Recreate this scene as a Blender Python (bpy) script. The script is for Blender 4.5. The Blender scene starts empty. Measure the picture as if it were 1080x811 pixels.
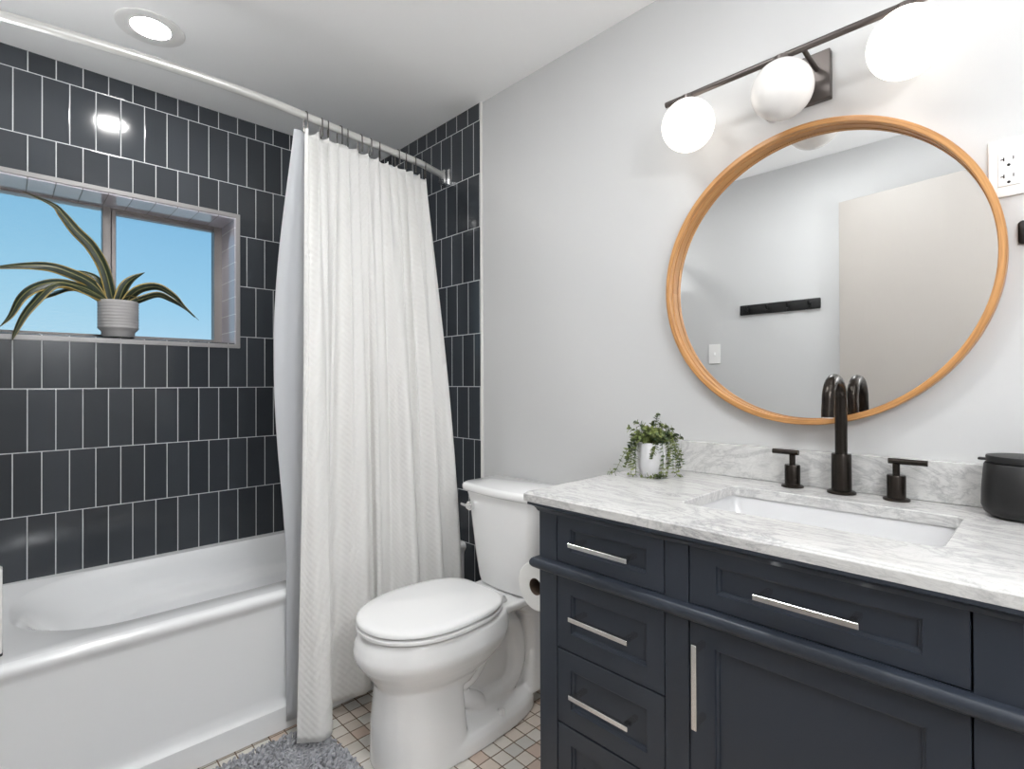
import bpy, bmesh, math, random
from math import sin, cos, pi, sqrt, radians, atan2
from mathutils import Vector, Matrix, noise

sc = bpy.context.scene
COL = sc.collection
rnd = random.Random(7)

# ------------------------------------------------------------------ camera
F_PX, CX, CY = 557.117, 538.871, 401.218
YAW, PITCH, ROLL = 0.8033, 0.0053, -0.0035
CAM = Vector((2.497, -1.4393, 1.13))
cam_d = bpy.data.cameras.new('camera')
cam = bpy.data.objects.new('camera', cam_d); COL.objects.link(cam)
Fv = Vector((-sin(YAW)*cos(PITCH), cos(YAW)*cos(PITCH), sin(PITCH)))
Rv0 = Vector((cos(YAW), sin(YAW), 0)); Uv0 = Rv0.cross(Fv)
Rv = Rv0*cos(ROLL)+Uv0*sin(ROLL); Uv = -Rv0*sin(ROLL)+Uv0*cos(ROLL)
cam.matrix_world = Matrix(((Rv.x, Uv.x, -Fv.x, CAM.x), (Rv.y, Uv.y, -Fv.y, CAM.y), (Rv.z, Uv.z, -Fv.z, CAM.z), (0, 0, 0, 1)))
cam_d.sensor_width = 36; cam_d.lens = F_PX/1080*36
cam_d.shift_x = (540-CX)/1080; cam_d.shift_y = (CY-405.5)/1080
cam_d.clip_start = 0.01
sc.camera = cam

# ------------------------------------------------------------------ view + world
sc.view_settings.view_transform = 'Standard'; sc.view_settings.look = 'None'
sc.view_settings.gamma = 1; sc.view_settings.use_curve_mapping = False
sc.view_settings.exposure = 0.85
sc.cycles.max_bounces = 14; sc.cycles.diffuse_bounces = 8; sc.cycles.glossy_bounces = 6
sc.cycles.transmission_bounces = 8; sc.cycles.sample_clamp_indirect = 6
sc.cycles.caustics_refractive = False
SKY_STRENGTH = 0.58
GLOBE_LIGHT = 1.05
CAN_LIGHT = 105.0
FILL_PENDANT = 20.0  # strengths from here down drive the added fill lamps
FILL_DISC = 15.0
FILL_UPLIGHT_R = 85.0
FILL_UPLIGHT_B = 17.0

w = bpy.data.worlds.new('world'); sc.world = w; w.use_nodes = True
wn = w.node_tree.nodes; wl = w.node_tree.links; wn.clear()
wo = wn.new('ShaderNodeOutputWorld'); wb = wn.new('ShaderNodeBackground')
tc = wn.new('ShaderNodeTexCoord'); sx = wn.new('ShaderNodeSeparateXYZ'); rp = wn.new('ShaderNodeValToRGB')
wl.new(tc.outputs['Generated'], sx.inputs[0]); wl.new(sx.outputs[2], rp.inputs[0])
rp.color_ramp.elements[0].position = 0.0; rp.color_ramp.elements[0].color = (.56, .74, .84, 1)
rp.color_ramp.elements[1].position = 0.35; rp.color_ramp.elements[1].color = (.17, .42, .66, 1)
e_ = rp.color_ramp.elements.new(0.12); e_.color = (.34, .62, .80, 1)
wl.new(rp.outputs[0], wb.inputs[0]); wb.inputs[1].default_value = SKY_STRENGTH
wl.new(wb.outputs[0], wo.inputs[0])

# ------------------------------------------------------------------ material helpers
def srgb(r, g, b):
    f = lambda c: (c/255/12.92) if c/255 <= .04045 else ((c/255+.055)/1.055)**2.4
    return (f(r), f(g), f(b), 1)

class NT:
    def __init__(s, name):
        s.m = bpy.data.materials.new(name); s.m.use_nodes = True
        s.n = s.m.node_tree.nodes; s.l = s.m.node_tree.links; s.n.clear()
        s.out = s.n.new('ShaderNodeOutputMaterial'); s.b = s.n.new('ShaderNodeBsdfPrincipled')
        s.l.new(s.b.outputs[0], s.out.inputs[0])
    def new(s, t, **k):
        x = s.n.new(t)
        for a, v in k.items(): setattr(x, a, v)
        return x
    def link(s, a, b): s.l.new(a, b)
    def math(s, op, a, b=None, c=None):
        x = s.n.new('ShaderNodeMath'); x.operation = op
        for i, v in enumerate((a, b, c)):
            if v is None: continue
            if isinstance(v, (int, float)): x.inputs[i].default_value = v
            else: s.l.new(v, x.inputs[i])
        return x.outputs[0]
    def pos(s):
        g = s.n.new('ShaderNodeNewGeometry'); sp = s.n.new('ShaderNodeSeparateXYZ')
        s.l.new(g.outputs['Position'], sp.inputs[0]); return g.outputs['Position'], sp.outputs
    def mix(s, f, a, b):
        x = s.n.new('ShaderNodeMix'); x.data_type = 'RGBA'
        if isinstance(f, (int, float)): x.inputs[0].default_value = f
        else: s.l.new(f, x.inputs[0])
        for i, v in ((6, a), (7, b)):
            if isinstance(v, tuple): x.inputs[i].default_value = v
            else: s.l.new(v, x.inputs[i])
        return x.outputs[2]
    def bump(s, h, strength=.3, dist=.002):
        x = s.n.new('ShaderNodeBump'); x.inputs['Strength'].default_value = strength
        x.inputs['Distance'].default_value = dist; s.l.new(h, x.inputs['Height'])
        s.l.new(x.outputs[0], s.b.inputs['Normal']); return x
    def noise(s, vec, scale, detail=2, rough=.5, dist=0):
        x = s.n.new('ShaderNodeTexNoise'); x.inputs['Scale'].default_value = scale
        x.inputs['Detail'].default_value = detail; x.inputs['Roughness'].default_value = rough
        x.inputs['Distortion'].default_value = dist
        if vec is not None: s.l.new(vec, x.inputs['Vector'])
        return x.outputs[0]

def simple(name, col, rough=.5, metal=0, spec=.5, coat=0, bump=None):
    t = NT(name); b = t.b
    b.inputs['Base Color'].default_value = col; b.inputs['Roughness'].default_value = rough
    b.inputs['Metallic'].default_value = metal; b.inputs['Specular IOR Level'].default_value = spec
    b.inputs['Coat Weight'].default_value = coat
    if bump:
        p, _ = t.pos(); t.bump(t.noise(p, bump[0], 3), bump[1], bump[2])
    return t.m

TZ, TH, TW = 2.22616, 0.22194, 0.0756           # tile grid: top joint, row height, column width
def tile_mat(name, axis, phase, base, grout, rough=.12, var=.35):
    t = NT(name); p, s = t.pos()
    v = t.math('DIVIDE', t.math('SUBTRACT', TZ, s[2]), TH)
    row = t.math('FLOOR', v); fv = t.math('SUBTRACT', v, row)
    par = t.math('ABSOLUTE', t.math('MODULO', row, 2))
    u = t.math('DIVIDE', t.math('SUBTRACT', s[axis], phase), TW)
    u = t.math('ADD', u, t.math('MULTIPLY', par, .5))
    u = t.math('ADD', u, 100)
    c = t.math('FLOOR', u); fu = t.math('SUBTRACT', u, c)
    du = t.math('MULTIPLY', t.math('SUBTRACT', .5, t.math('ABSOLUTE', t.math('SUBTRACT', fu, .5))), TW)
    dv = t.math('MULTIPLY', t.math('SUBTRACT', .5, t.math('ABSOLUTE', t.math('SUBTRACT', fv, .5))), TH)
    d = t.math('MINIMUM', du, dv)
    mask = t.math('GREATER_THAN', .0016, d)
    cx = t.new('ShaderNodeCombineXYZ'); t.link(c, cx.inputs[0]); t.link(row, cx.inputs[1])
    wn_ = t.new('ShaderNodeTexWhiteNoise'); t.link(cx.outputs[0], wn_.inputs['Vector'])
    k = t.math('MULTIPLY_ADD', wn_.outputs[0], var, 1-var/2)
    vm = t.new('ShaderNodeVectorMath', operation='SCALE'); vm.inputs[0].default_value = base[:3]; t.link(k, vm.inputs['Scale'])
    col = t.mix(mask, vm.outputs[0], grout); t.link(col, t.b.inputs['Base Color'])
    t.link(t.math('MULTIPLY_ADD', mask, .6, rough), t.b.inputs['Roughness'])
    t.b.inputs['Specular IOR Level'].default_value = .5
    edge = t.math('SMOOTH_MIN', t.math('MULTIPLY', d, 300), 1.0, .3)
    # each glazed tile sits at its own slight tilt and has a faint ripple
    n = t.noise(p, 9, 2)
    tilt = t.math('MULTIPLY', t.math('SUBTRACT', wn_.outputs[0], .5), t.math('MULTIPLY', fu, .35))
    h = t.math('ADD', t.math('ADD', edge, t.math('MULTIPLY', n, .5)), tilt)
    t.bump(h, .35, .0012)
    return t.m

SLATE = srgb(58, 62, 67); GROUT = srgb(196, 198, 200)
M = {}
M['tile_a'] = tile_mat('slate tile window wall', 1, -1.4118, SLATE, GROUT)
M['tile_b'] = tile_mat('slate tile end wall', 0, 0.4887, SLATE, GROUT)
M['reveal'] = tile_mat('pale glazed tile', 1, -1.4118, srgb(226, 222, 232), srgb(160, 156, 160), .08, .1)
M['sill'] = tile_mat('slate tile sill', 1, -1.4118, SLATE, GROUT)
def reveal_jamb():
    t = NT('pale glazed tile jamb'); p, s = t.pos()
    v = t.math('FRACT', t.math('DIVIDE', s[2], TW)); d = t.math('MULTIPLY', t.math('SUBTRACT', .5, t.math('ABSOLUTE', t.math('SUBTRACT', v, .5))), TW)
    mk = t.math('GREATER_THAN', .0016, d)
    t.link(t.mix(mk, srgb(184, 181, 191), srgb(222, 222, 225)), t.b.inputs['Base Color'])
    t.b.inputs['Roughness'].default_value = .1
    return t.m
M['jamb'] = reveal_jamb()
M['wall'] = simple('white wall paint', srgb(199, 199, 199), .55, bump=(60, .08, .001))
M['ceiling'] = simple('white ceiling paint', srgb(247, 247, 247), .7, bump=(50, .08, .001))
M['trim_metal'] = simple('satin tile trim', srgb(158, 156, 156), .35, .2)
M['trim_white'] = simple('white trim paint', srgb(222, 221, 218), .4)
M['ceramic'] = simple('white glazed ceramic', srgb(243, 243, 243), .08, 0, .5, .5)
M['basin'] = simple('white basin glaze', srgb(212, 212, 213), .07)
M['tub'] = simple('white tub enamel', srgb(243, 244, 245), .12, 0, .5, .4)
M['seat'] = simple('white seat plastic', srgb(240, 240, 240), .16)
M['chrome'] = simple('chrome', (.8, .8, .8, 1), .12, 1)
M['nickel'] = simple('brushed nickel', (.72, .71, .70, 1), .28, 1)
M['steel'] = simple('satin silver rod', srgb(214, 213, 210), .3, .45)
M['bronze'] = simple('dark bronze metal', srgb(92, 86, 83), .35, .8)
M['alu'] = simple('grey aluminium window frame', srgb(138, 132, 130), .4, .4)
M['black_metal'] = simple('oiled black metal', srgb(50, 45, 41), .24, .8)
M['black_matte'] = simple('matte black', srgb(15, 15, 16), .45, bump=(400, .1, .0005))
M['navy'] = simple('dark blue-grey cabinet paint', srgb(44, 50, 60), .38, 0, .5, bump=(250, .05, .0004))
M['gap_shade'] = simple('painted gap shade', srgb(14, 14, 16), .9)  # near-black colour stands in for shade between the cabinet fronts
M['white_plastic'] = simple('white plastic', srgb(234, 233, 231), .3)
M['slot'] = simple('dark slot', srgb(25, 25, 25), .8)
M['pot_white'] = simple('chalk white pot', srgb(226, 225, 228), .6, bump=(90, .25, .0015))
M['pot_grey'] = simple('pale grey ridged pot', srgb(178, 176, 176), .5)
M['soil'] = simple('dark soil', srgb(45, 35, 28), .95, bump=(150, .8, .004))
M['card'] = simple('brown card tube', srgb(96, 80, 68), .85)
M['liner'] = None
M['mirror'] = simple('mirror silvering', (.93, .94, .94, 1), .0, 1)
M['globe_off'] = simple('opal glass, unlit', srgb(228, 225, 222), .25)

def emis(name, col, strength):
    t = NT(name); t.b.inputs['Base Color'].default_value = (.8, .8, .8, 1)
    t.b.inputs['Emission Color'].default_value = col; t.b.inputs['Emission Strength'].default_value = strength
    return t.m
M['globe_on'] = emis('opal glass, lit', (1, .90, .79, 1), GLOBE_LIGHT)
M['can_on'] = emis('downlight lens, lit', (1, .985, .96, 1), CAN_LIGHT)

def paper():
    t = NT('tissue paper'); p, s = t.pos()
    t.b.inputs['Base Color'].default_value = srgb(236, 236, 234); t.b.inputs['Roughness'].default_value = .95
    t.bump(t.noise(p, 220, 3), .4, .001); return t.m
M['paper'] = paper()

def oak():
    t = NT('honey oak'); p, s = t.pos()
    # grain runs round the hoop: polar coordinates about the mirror centre
    ang = t.math('ARCTAN2', t.math('SUBTRACT', s[2], 1.392), t.math('SUBTRACT', s[0], 2.064))
    rad = t.math('POWER', t.math('ADD', t.math('POWER', t.math('SUBTRACT', s[0], 2.064), 2), t.math('POWER', t.math('SUBTRACT', s[2], 1.392), 2)), .5)
    c = t.new('ShaderNodeCombineXYZ'); t.link(t.math('MULTIPLY', ang, 3), c.inputs[0]); t.link(t.math('MULTIPLY', rad, 220), c.inputs[1]); t.link(t.math('MULTIPLY', s[1], 220), c.inputs[2])
    n = t.noise(c.outputs[0], 1.0, 4, .6)
    r = t.new('ShaderNodeValToRGB'); t.link(n, r.inputs[0])
    r.color_ramp.elements[0].position = .3; r.color_ramp.elements[0].color = srgb(158, 108, 62)
    r.color_ramp.elements[1].position = .7; r.color_ramp.elements[1].color = srgb(204, 152, 94)
    t.link(r.outputs[0], t.b.inputs['Base Color']); t.b.inputs['Roughness'].default_value = .4
    t.bump(n, .2, .0006); return t.m
M['oak'] = oak()

def marble():
    t = NT('white grey marble'); p, s = t.pos()
    mp = t.new('ShaderNodeMapping'); t.link(p, mp.inputs[0]); mp.inputs['Scale'].default_value = (2.2, 6, 4.5); mp.inputs['Rotation'].default_value = (.3, .5, .25)
    n1 = t.noise(mp.outputs[0], 2.2, 8, .65, 1.6)
    n2 = t.noise(mp.outputs[0], 5.5, 8, .7, 2.5)
    n3 = t.noise(p, 3, 4, .6, .5)
    ridge = lambda n, wdt: t.math('SUBTRACT', 1, t.math('MINIMUM', 1, t.math('DIVIDE', t.math('ABSOLUTE', t.math('SUBTRACT', n, .5)), wdt)))
    v1 = t.math('MULTIPLY', t.math('POWER', ridge(n1, .06), 1.5), t.math('MULTIPLY', n3, .75))
    v2 = t.math('MULTIPLY', t.math('POWER', ridge(n2, .05), 1.6), .2)
    cloud = t.math('MULTIPLY', t.math('MAXIMUM', 0, t.math('SUBTRACT', n3, .5)), .9)
    f = t.math('MINIMUM', 1, t.math('ADD', t.math('ADD', v1, v2), cloud))
    t.link(t.mix(f, srgb(207, 206, 204), srgb(128, 128, 131)), t.b.inputs['Base Color'])
    t.b.inputs['Roughness'].default_value = .22
    return t.m
M['marble'] = marble()

def floor_mat():
    t = NT('tumbled stone mosaic'); p, s = t.pos(); G = .0507
    wob = t.math('MULTIPLY', t.math('SUBTRACT', t.noise(p, 16, 2), .5), .004)
    u = t.math('ADD', t.math('DIVIDE', t.math('ADD', t.math('SUBTRACT', s[0], 1.30), wob), G), 100)
    v = t.math('ADD', t.math('DIVIDE', t.math('ADD', t.math('ADD', s[1], .2265), wob), .0497), 100)
    cu, cv = t.math('FLOOR', u), t.math('FLOOR', v)
    fu, fv = t.math('SUBTRACT', u, cu), t.math('SUBTRACT', v, cv)
    du = t.math('SUBTRACT', .5, t.math('ABSOLUTE', t.math('SUBTRACT', fu, .5))); dv = t.math('SUBTRACT', .5, t.math('ABSOLUTE', t.math('SUBTRACT', fv, .5)))
    d = t.math('MULTIPLY', t.math('MINIMUM', du, dv), G)
    d = t.math('ADD', d, t.math('MULTIPLY', t.math('SUBTRACT', t.noise(p, 120, 2), .5), .0016))
    mk = t.math('GREATER_THAN', .0019, d)
    c = t.new('ShaderNodeCombineXYZ'); t.link(cu, c.inputs[0]); t.link(cv, c.inputs[1])
    wn_ = t.new('ShaderNodeTexWhiteNoise'); t.link(c.outputs[0], wn_.inputs['Vector'])
    r = t.new('ShaderNodeValToRGB'); t.link(wn_.outputs[0], r.inputs[0])
    el = r.color_ramp.elements
    el[0].position = 0; el[0].color = srgb(206, 186, 172); el[1].position = 1; el[1].color = srgb(214, 211, 203)
    for ps, cc in ((.2, (216, 192, 176)), (.35, (226, 217, 206)), (.5, (232, 229, 222)), (.62, (204, 203, 198)), (.75, (229, 226, 219)), (.88, (212, 198, 184))):
        e = el.new(ps); e.color = srgb(*cc)
    n = t.noise(p, 60, 4, .6)
    col = t.mix(t.math('MULTIPLY', n, .35), r.outputs[0], srgb(178, 170, 160))
    t.link(t.mix(mk, col, srgb(118, 100, 84)), t.b.inputs['Base Color'])
    t.link(t.math('MULTIPLY_ADD', mk, .4, .42), t.b.inputs['Roughness'])
    t.bump(t.math('SMOOTH_MIN', t.math('MULTIPLY', d, 250), 1, .3), .5, .0015)
    return t.m
M['floor'] = floor_mat()

def cloth():
    t = NT('white waffle weave cloth')
    uv = t.new('ShaderNodeUVMap'); sp = t.new('ShaderNodeSeparateXYZ'); t.link(uv.outputs[0], sp.inputs[0])
    a = t.math('MULTIPLY', sp.outputs[0], 2*pi/.022)
    b = t.math('MULTIPLY', sp.outputs[1], 2*pi/.022)
    h = t.math('MULTIPLY', t.math('SINE', a), t.math('SINE', b))
    t.bump(h, .42, .0016)
    t.b.inputs['Roughness'].default_value = .9
    t.b.inputs['Base Color'].default_value = srgb(244, 243, 241)
    t.b.inputs['Sheen Weight'].default_value = .2
    t.b.inputs['Subsurface Weight'].default_value = 0
    tr = t.new('ShaderNodeBsdfTranslucent'); tr.inputs[0].default_value = srgb(244, 243, 241)
    mx = t.new('ShaderNodeMixShader'); mx.inputs[0].default_value = .22
    t.link(t.b.outputs[0], mx.inputs[1]); t.link(tr.outputs[0], mx.inputs[2]); t.link(mx.outputs[0], t.out.inputs[0])
    return t.m
M['cloth'] = cloth()
def liner():
    t = NT('thin white liner'); t.b.inputs['Base Color'].default_value = srgb(226, 227, 230); t.b.inputs['Roughness'].default_value = .45
    tr = t.new('ShaderNodeBsdfTranslucent'); tr.inputs[0].default_value = srgb(225, 228, 232)
    mx = t.new('ShaderNodeMixShader'); mx.inputs[0].default_value = .4
    t.link(t.b.outputs[0], mx.inputs[1]); t.link(tr.outputs[0], mx.inputs[2]); t.link(mx.outputs[0], t.out.inputs[0])
    return t.m
M['liner'] = liner()

def frosted(name, rough, bumpy, tint):
    t = NT(name); p, s = t.pos()
    t.b.inputs['Base Color'].default_value = tint; t.b.inputs['Transmission Weight'].default_value = 1
    t.b.inputs['Roughness'].default_value = rough; t.b.inputs['IOR'].default_value = 1.12
    if bumpy: t.bump(t.noise(p, 170, 3, .7), 1.0, .004)
    return t.m
M['glass_l'] = frosted('obscure pebbled glass', .14, True, (.97, .99, 1, 1))
M['glass_r'] = frosted('obscure satin glass', .3, False, (.9, .95, 1, 1))

def leaf_mat():
    t = NT('variegated strap leaf')
    uv = t.new('ShaderNodeUVMap'); sp = t.new('ShaderNodeSeparateXYZ'); t.link(uv.outputs[0], sp.inputs[0])
    a = t.math('ABSOLUTE', t.math('SUBTRACT', t.math('MULTIPLY', sp.outputs[0], 2), 1))
    p, _ = t.pos(); n = t.noise(p, 40, 2)
    f = t.math('GREATER_THAN', t.math('ADD', a, t.math('MULTIPLY', t.math('SUBTRACT', n, .5), .12)), .78)
    mid = t.math('GREATER_THAN', .09, a)
    g = t.mix(n, srgb(26, 37, 26), srgb(46, 58, 40))
    g = t.mix(t.math('MULTIPLY', mid, .6), g, srgb(150, 145, 92))
    t.link(t.mix(f, g, srgb(168, 146, 82)), t.b.inputs['Base Color'])
    t.b.inputs['Roughness'].default_value = .4
    return t.m
M['strap_leaf'] = leaf_mat()
def small_leaf():
    t = NT('small fleshy leaf'); p, _ = t.pos()
    n = t.noise(p, 45, 2)
    r = t.new('ShaderNodeValToRGB'); t.link(n, r.inputs[0])
    r.color_ramp.elements[0].position = .32; r.color_ramp.elements[0].color = srgb(52, 72, 48)
    r.color_ramp.elements[1].position = .72; r.color_ramp.elements[1].color = srgb(140, 150, 82)
    t.link(r.outputs[0], t.b.inputs['Base Color']); t.b.inputs['Roughness'].default_value = .5
    return t.m
M['small_leaf'] = small_leaf()
def rug_mat():
    t = NT('grey chenille'); oi, s = t.pos()
    n = t.noise(oi, 70, 2)
    r = t.new('ShaderNodeValToRGB'); t.link(n, r.inputs[0])
    r.color_ramp.elements[0].position = .3; r.color_ramp.elements[0].color = srgb(128, 129, 133)
    r.color_ramp.elements[1].position = .7; r.color_ramp.elements[1].color = srgb(182, 183, 188)
    t.link(r.outputs[0], t.b.inputs['Base Color']); t.b.inputs['Roughness'].default_value = 1
    t.b.inputs['Sheen Weight'].default_value = .4
    return t.m
M['rug'] = rug_mat()
def door_mat():
    t = NT('beige door paint over wood grain'); p, s = t.pos()
    mp = t.new('ShaderNodeMapping'); t.link(p, mp.inputs[0]); mp.inputs['Scale'].default_value = (14, 14, 1.2)
    n = t.noise(mp.outputs[0], 4, 5, .6, 1.2)
    t.b.inputs['Base Color'].default_value = srgb(180, 174, 168); t.b.inputs['Roughness'].default_value = .4
    t.bump(n, .35, .002); return t.m
M['door'] = door_mat()

# ------------------------------------------------------------------ object helpers
def thing(name, label, cat, loc, group=None):
    o = bpy.data.objects.new(name, None); COL.objects.link(o); o.location = loc
    o.empty_display_size = .05
    o['label'] = label; o['category'] = cat
    if group: o['group'] = group
    return o

def wloc(o):
    v = Vector((0, 0, 0))
    while o: v += o.location; o = o.parent
    return v

def obj(name, bm, mat, parent=None, smooth=None, label=None, origin=None):
    """link a bmesh whose vertices are in world coordinates as one object"""
    me = bpy.data.meshes.new(name)
    bmesh.ops.recalc_face_normals(bm, faces=bm.faces) if smooth != 'keep' else None
    if parent is not None: org = wloc(parent)
    elif origin is not None: org = Vector(origin)
    else: org = Vector((0, 0, 0))
    bm.transform(Matrix.Translation(-org))
    bm.to_mesh(me); bm.free()
    mats = mat if isinstance(mat, (list, tuple)) else [mat]
    for m in mats: me.materials.append(m)
    if smooth is not None and smooth is not False:
        ang = 40 if smooth in (True, 'keep') else smooth
        me.shade_smooth()
        try: me.set_sharp_from_angle(angle=radians(ang))
        except Exception: pass
    o = bpy.data.objects.new(name, me); COL.objects.link(o)
    if parent is not None: o.parent = parent
    elif origin is not None: o.location = origin
    if label: o['label'] = label
    return o

def tag(o, label, cat, group=None):
    o['label'] = label; o['category'] = cat
    if group: o['group'] = group
    return o
def struct(name, bm, mat, smooth=None, label=None):
    o = obj(name, bm, mat, None, smooth, label); o['kind'] = 'structure'; return o
def dup(root, loc, label, group=None):
    r = root.copy(); COL.objects.link(r); r.location = loc; r['label'] = label
    if group: r['group'] = group
    for ch in list(root.children):
        c = ch.copy(); COL.objects.link(c); c.parent = r
        for g in list(ch.children):
            d = g.copy(); COL.objects.link(d); d.parent = c
    return r

def NB(): return bmesh.new()
def box(bm, x0, x1, y0, y1, z0, z1, bev=0, seg=2):
    vs = [bm.verts.new((x, y, z)) for x in (x0, x1) for y in (y0, y1) for z in (z0, z1)]
    q = [(0, 1, 3, 2), (4, 6, 7, 5), (0, 4, 5, 1), (2, 3, 7, 6), (0, 2, 6, 4), (1, 5, 7, 3)]
    fs = [bm.faces.new([vs[i] for i in f]) for f in q]
    if bev:
        es = list({e for f in fs for e in f.edges})
        bmesh.ops.bevel(bm, geom=es, offset=bev, segments=seg, affect='EDGES', profile=.5)
    return vs
def loft(bm, rings, cap0=True, cap1=True, closed=True):
    vr = [[bm.verts.new(p) for p in r] for r in rings]
    n = len(vr[0])
    for a, b in zip(vr, vr[1:]):
        for i in range(n if closed else n-1):
            j = (i+1) % n
            bm.faces.new((a[i], a[j], b[j], b[i]))
    if cap0: bm.faces.new(vr[0][::-1])
    if cap1: bm.faces.new(vr[-1])
    return vr
def lathe(bm, prof, cx, cy, seg=40, sx=1, sy=1, cap0=True, cap1=True):
    return loft(bm, [[(cx+r*sx*cos(2*pi*i/seg), cy+r*sy*sin(2*pi*i/seg), z) for i in range(seg)] for r, z in prof], cap0, cap1)
def frame_at(tan):
    t = Vector(tan).normalized(); u = Vector((0, 0, 1))
    if abs(t.z) > .95: u = Vector((1, 0, 0))
    a = t.cross(u).normalized(); b = a.cross(t).normalized(); return a, b
def tube(bm, pts, r, seg=12, caps=True, ref=None):
    pts = [Vector(p) for p in pts]; n = len(pts)
    rs = r if isinstance(r, (list, tuple)) else [r]*n
    rings = []; a = None
    for i, p in enumerate(pts):
        t = (pts[min(i+1, n-1)]-pts[max(i-1, 0)]).normalized()
        if a is None: a, b = frame_at(t)
        else:
            a = (a-t*a.dot(t)).normalized(); b = a.cross(t)*-1
            b = t.cross(a)
        b = t.cross(a).normalized()
        rings.append([p+(a*cos(2*pi*k/seg)+b*sin(2*pi*k/seg))*rs[i] for k in range(seg)])
    return loft(bm, rings, caps, caps)
def cyl(bm, p0, p1, r, seg=24): return tube(bm, [p0, p1], r, seg)
def catmull(pts, n):
    P = [Vector(p) for p in pts]; P = [P[0]*2-P[1]]+P+[P[-1]*2-P[-2]]
    out = []; m = len(P)-3
    for i in range(n):
        t = i/(n-1)*m; k = min(int(t), m-1); f = t-k
        a, b, c, d = P[k:k+4]
        out.append(.5*((2*b)+(c-a)*f+(2*a-5*b+4*c-d)*f*f+(3*b-a-3*c+d)*f**3))
    return out
def sweep_rect(bm, x0, x1, yf, yb, prof, left=True, right=True):
    """moulding profile [(outward, z)] run along left side, front and right side of a box"""
    rings = []
    for d, z in prof:
        r = []
        r.append((x0-d, yb, z)); r.append((x0-d, yf-d, z)); r.append((x1+d, yf-d, z)); r.append((x1+d, yb, z))
        rings.append(r)
    n = len(rings); vs = [[bm.verts.new(p) for p in r] for r in rings]
    for i in range(n):
        j = (i+1) % n
        for k in range(3): bm.faces.new((vs[i][k], vs[i][k+1], vs[j][k+1], vs[j][k]))
    bm.faces.new([v[0] for v in vs]); bm.faces.new([v[3] for v in vs][::-1])

# ================================================================== ROOM
XR, YB, ZC = 3.30, -1.635, 2.2986
WY0, WY1, WZ0, WZ1, WD = -1.53, -0.700, 1.305, 1.858, 0.185

bm = NB(); box(bm, -.3, XR+.15, YB-.15, .15, -.1, 0); struct('floor', bm, M['floor'])
bm = NB(); box(bm, -.3, XR+.15, YB-.15, .15, ZC, ZC+.1)
struct('ceiling', bm, M['ceiling'])
# window wall, in four pieces round the opening
bm = NB()
box(bm, -.25, 0, YB-.15, .15, 0, WZ0); box(bm, -.25, 0, YB-.15, .15, WZ1, ZC)
box(bm, -.25, 0, WY1, .15, WZ0, WZ1); box(bm, -.25, 0, YB-.15, WY0, WZ0, WZ1)
struct('wall_left', bm, M['tile_a'])
XT = 0.833
bm = NB(); box(bm, 0, XR+.15, 0.0, .15, 0, ZC); struct('wall_front', bm, M['wall'])
bm = NB(); box(bm, 0.0, XT, -.008, 0, 0, ZC); struct('trim_1', bm, M['tile_b'], label='dark tile facing of the shower end wall')
bm = NB(); box(bm, XT, XT+.010, -.010, 0, 0, ZC, .002); struct('trim_2', bm, M['trim_white'])
bm = NB(); box(bm, 0, XR+.15, YB-.15, YB, 0, ZC); struct('wall_back', bm, M['wall'])
bm = NB(); box(bm, XR, XR+.15, YB, 0, 0, ZC); struct('wall_right', bm, M['wall'])
bm = NB(); box(bm, XT+.011, 1.66, -.014, 0, 0, .15, .004); struct('baseboard_front', bm, M['trim_white'])
bm = NB(); box(bm, .76, 1.70, YB, YB+.014, 0, .10, .004); struct('baseboard_back', bm, M['trim_white'])

# reveal linings
bm = NB(); box(bm, -WD-.04, -.001, WY0, WY1, WZ1, WZ1+.012)
bm.transform(Matrix.Translation((0, 0, -.006))); struct('trim_3', bm, M['reveal'])
bm = NB(); box(bm, -WD-.04, -.001, WY1-.006, WY1+.006, WZ0, WZ1-.006); struct('trim_4', bm, M['jamb'])
bm = NB()
loft(bm, [[(x, y, z) for x, z in ((-.001, WZ0-.02), (-.001, WZ0+.003), (-WD-.04, WZ0+.024), (-WD-.04, WZ0-.02))] for y in (WY0, WY1-.006)])
struct('trim_5', bm, M['sill'], label='dark tiled sloping sill')
# metal edge trim round the opening (outer edge to inner edge)
def ring_trim(bm, x0, x1, yo0, yo1, zo0, zo1, yi0, yi1, zi0, zi1):
    O = [(yo0, zo0), (yo1, zo0), (yo1, zo1), (yo0, zo1)]; I = [(yi0, zi0), (yi1, zi0), (yi1, zi1), (yi0, zi1)]
    V = {}
    for nm, x in (('b', x0), ('f', x1)):
        V['o'+nm] = [bm.verts.new((x, y, z)) for y, z in O]; V['i'+nm] = [bm.verts.new((x, y, z)) for y, z in I]
    for i in range(4):
        j = (i+1) % 4
        bm.faces.new((V['of'][i], V['of'][j], V['if'][j], V['if'][i])); bm.faces.new((V['ob'][i], V['ib'][i], V['ib'][j], V['ob'][j]))
        bm.faces.new((V['of'][i], V['ob'][i], V['ob'][j], V['of'][j])); bm.faces.new((V['if'][i], V['if'][j], V['ib'][j], V['ib'][i]))
bm = NB(); ring_trim(bm, -.006, .004, WY0-.017, WY1+.016, WZ0-.018, WZ1+.017, WY0, WY1-.001, WZ0, WZ1-.001)
bmesh.ops.bevel(bm, geom=bm.edges[:], offset=.0015, segments=2, affect='EDGES')
struct('trim_6', bm, M['trim_metal'], label='satin metal edge round the window opening')
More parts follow.
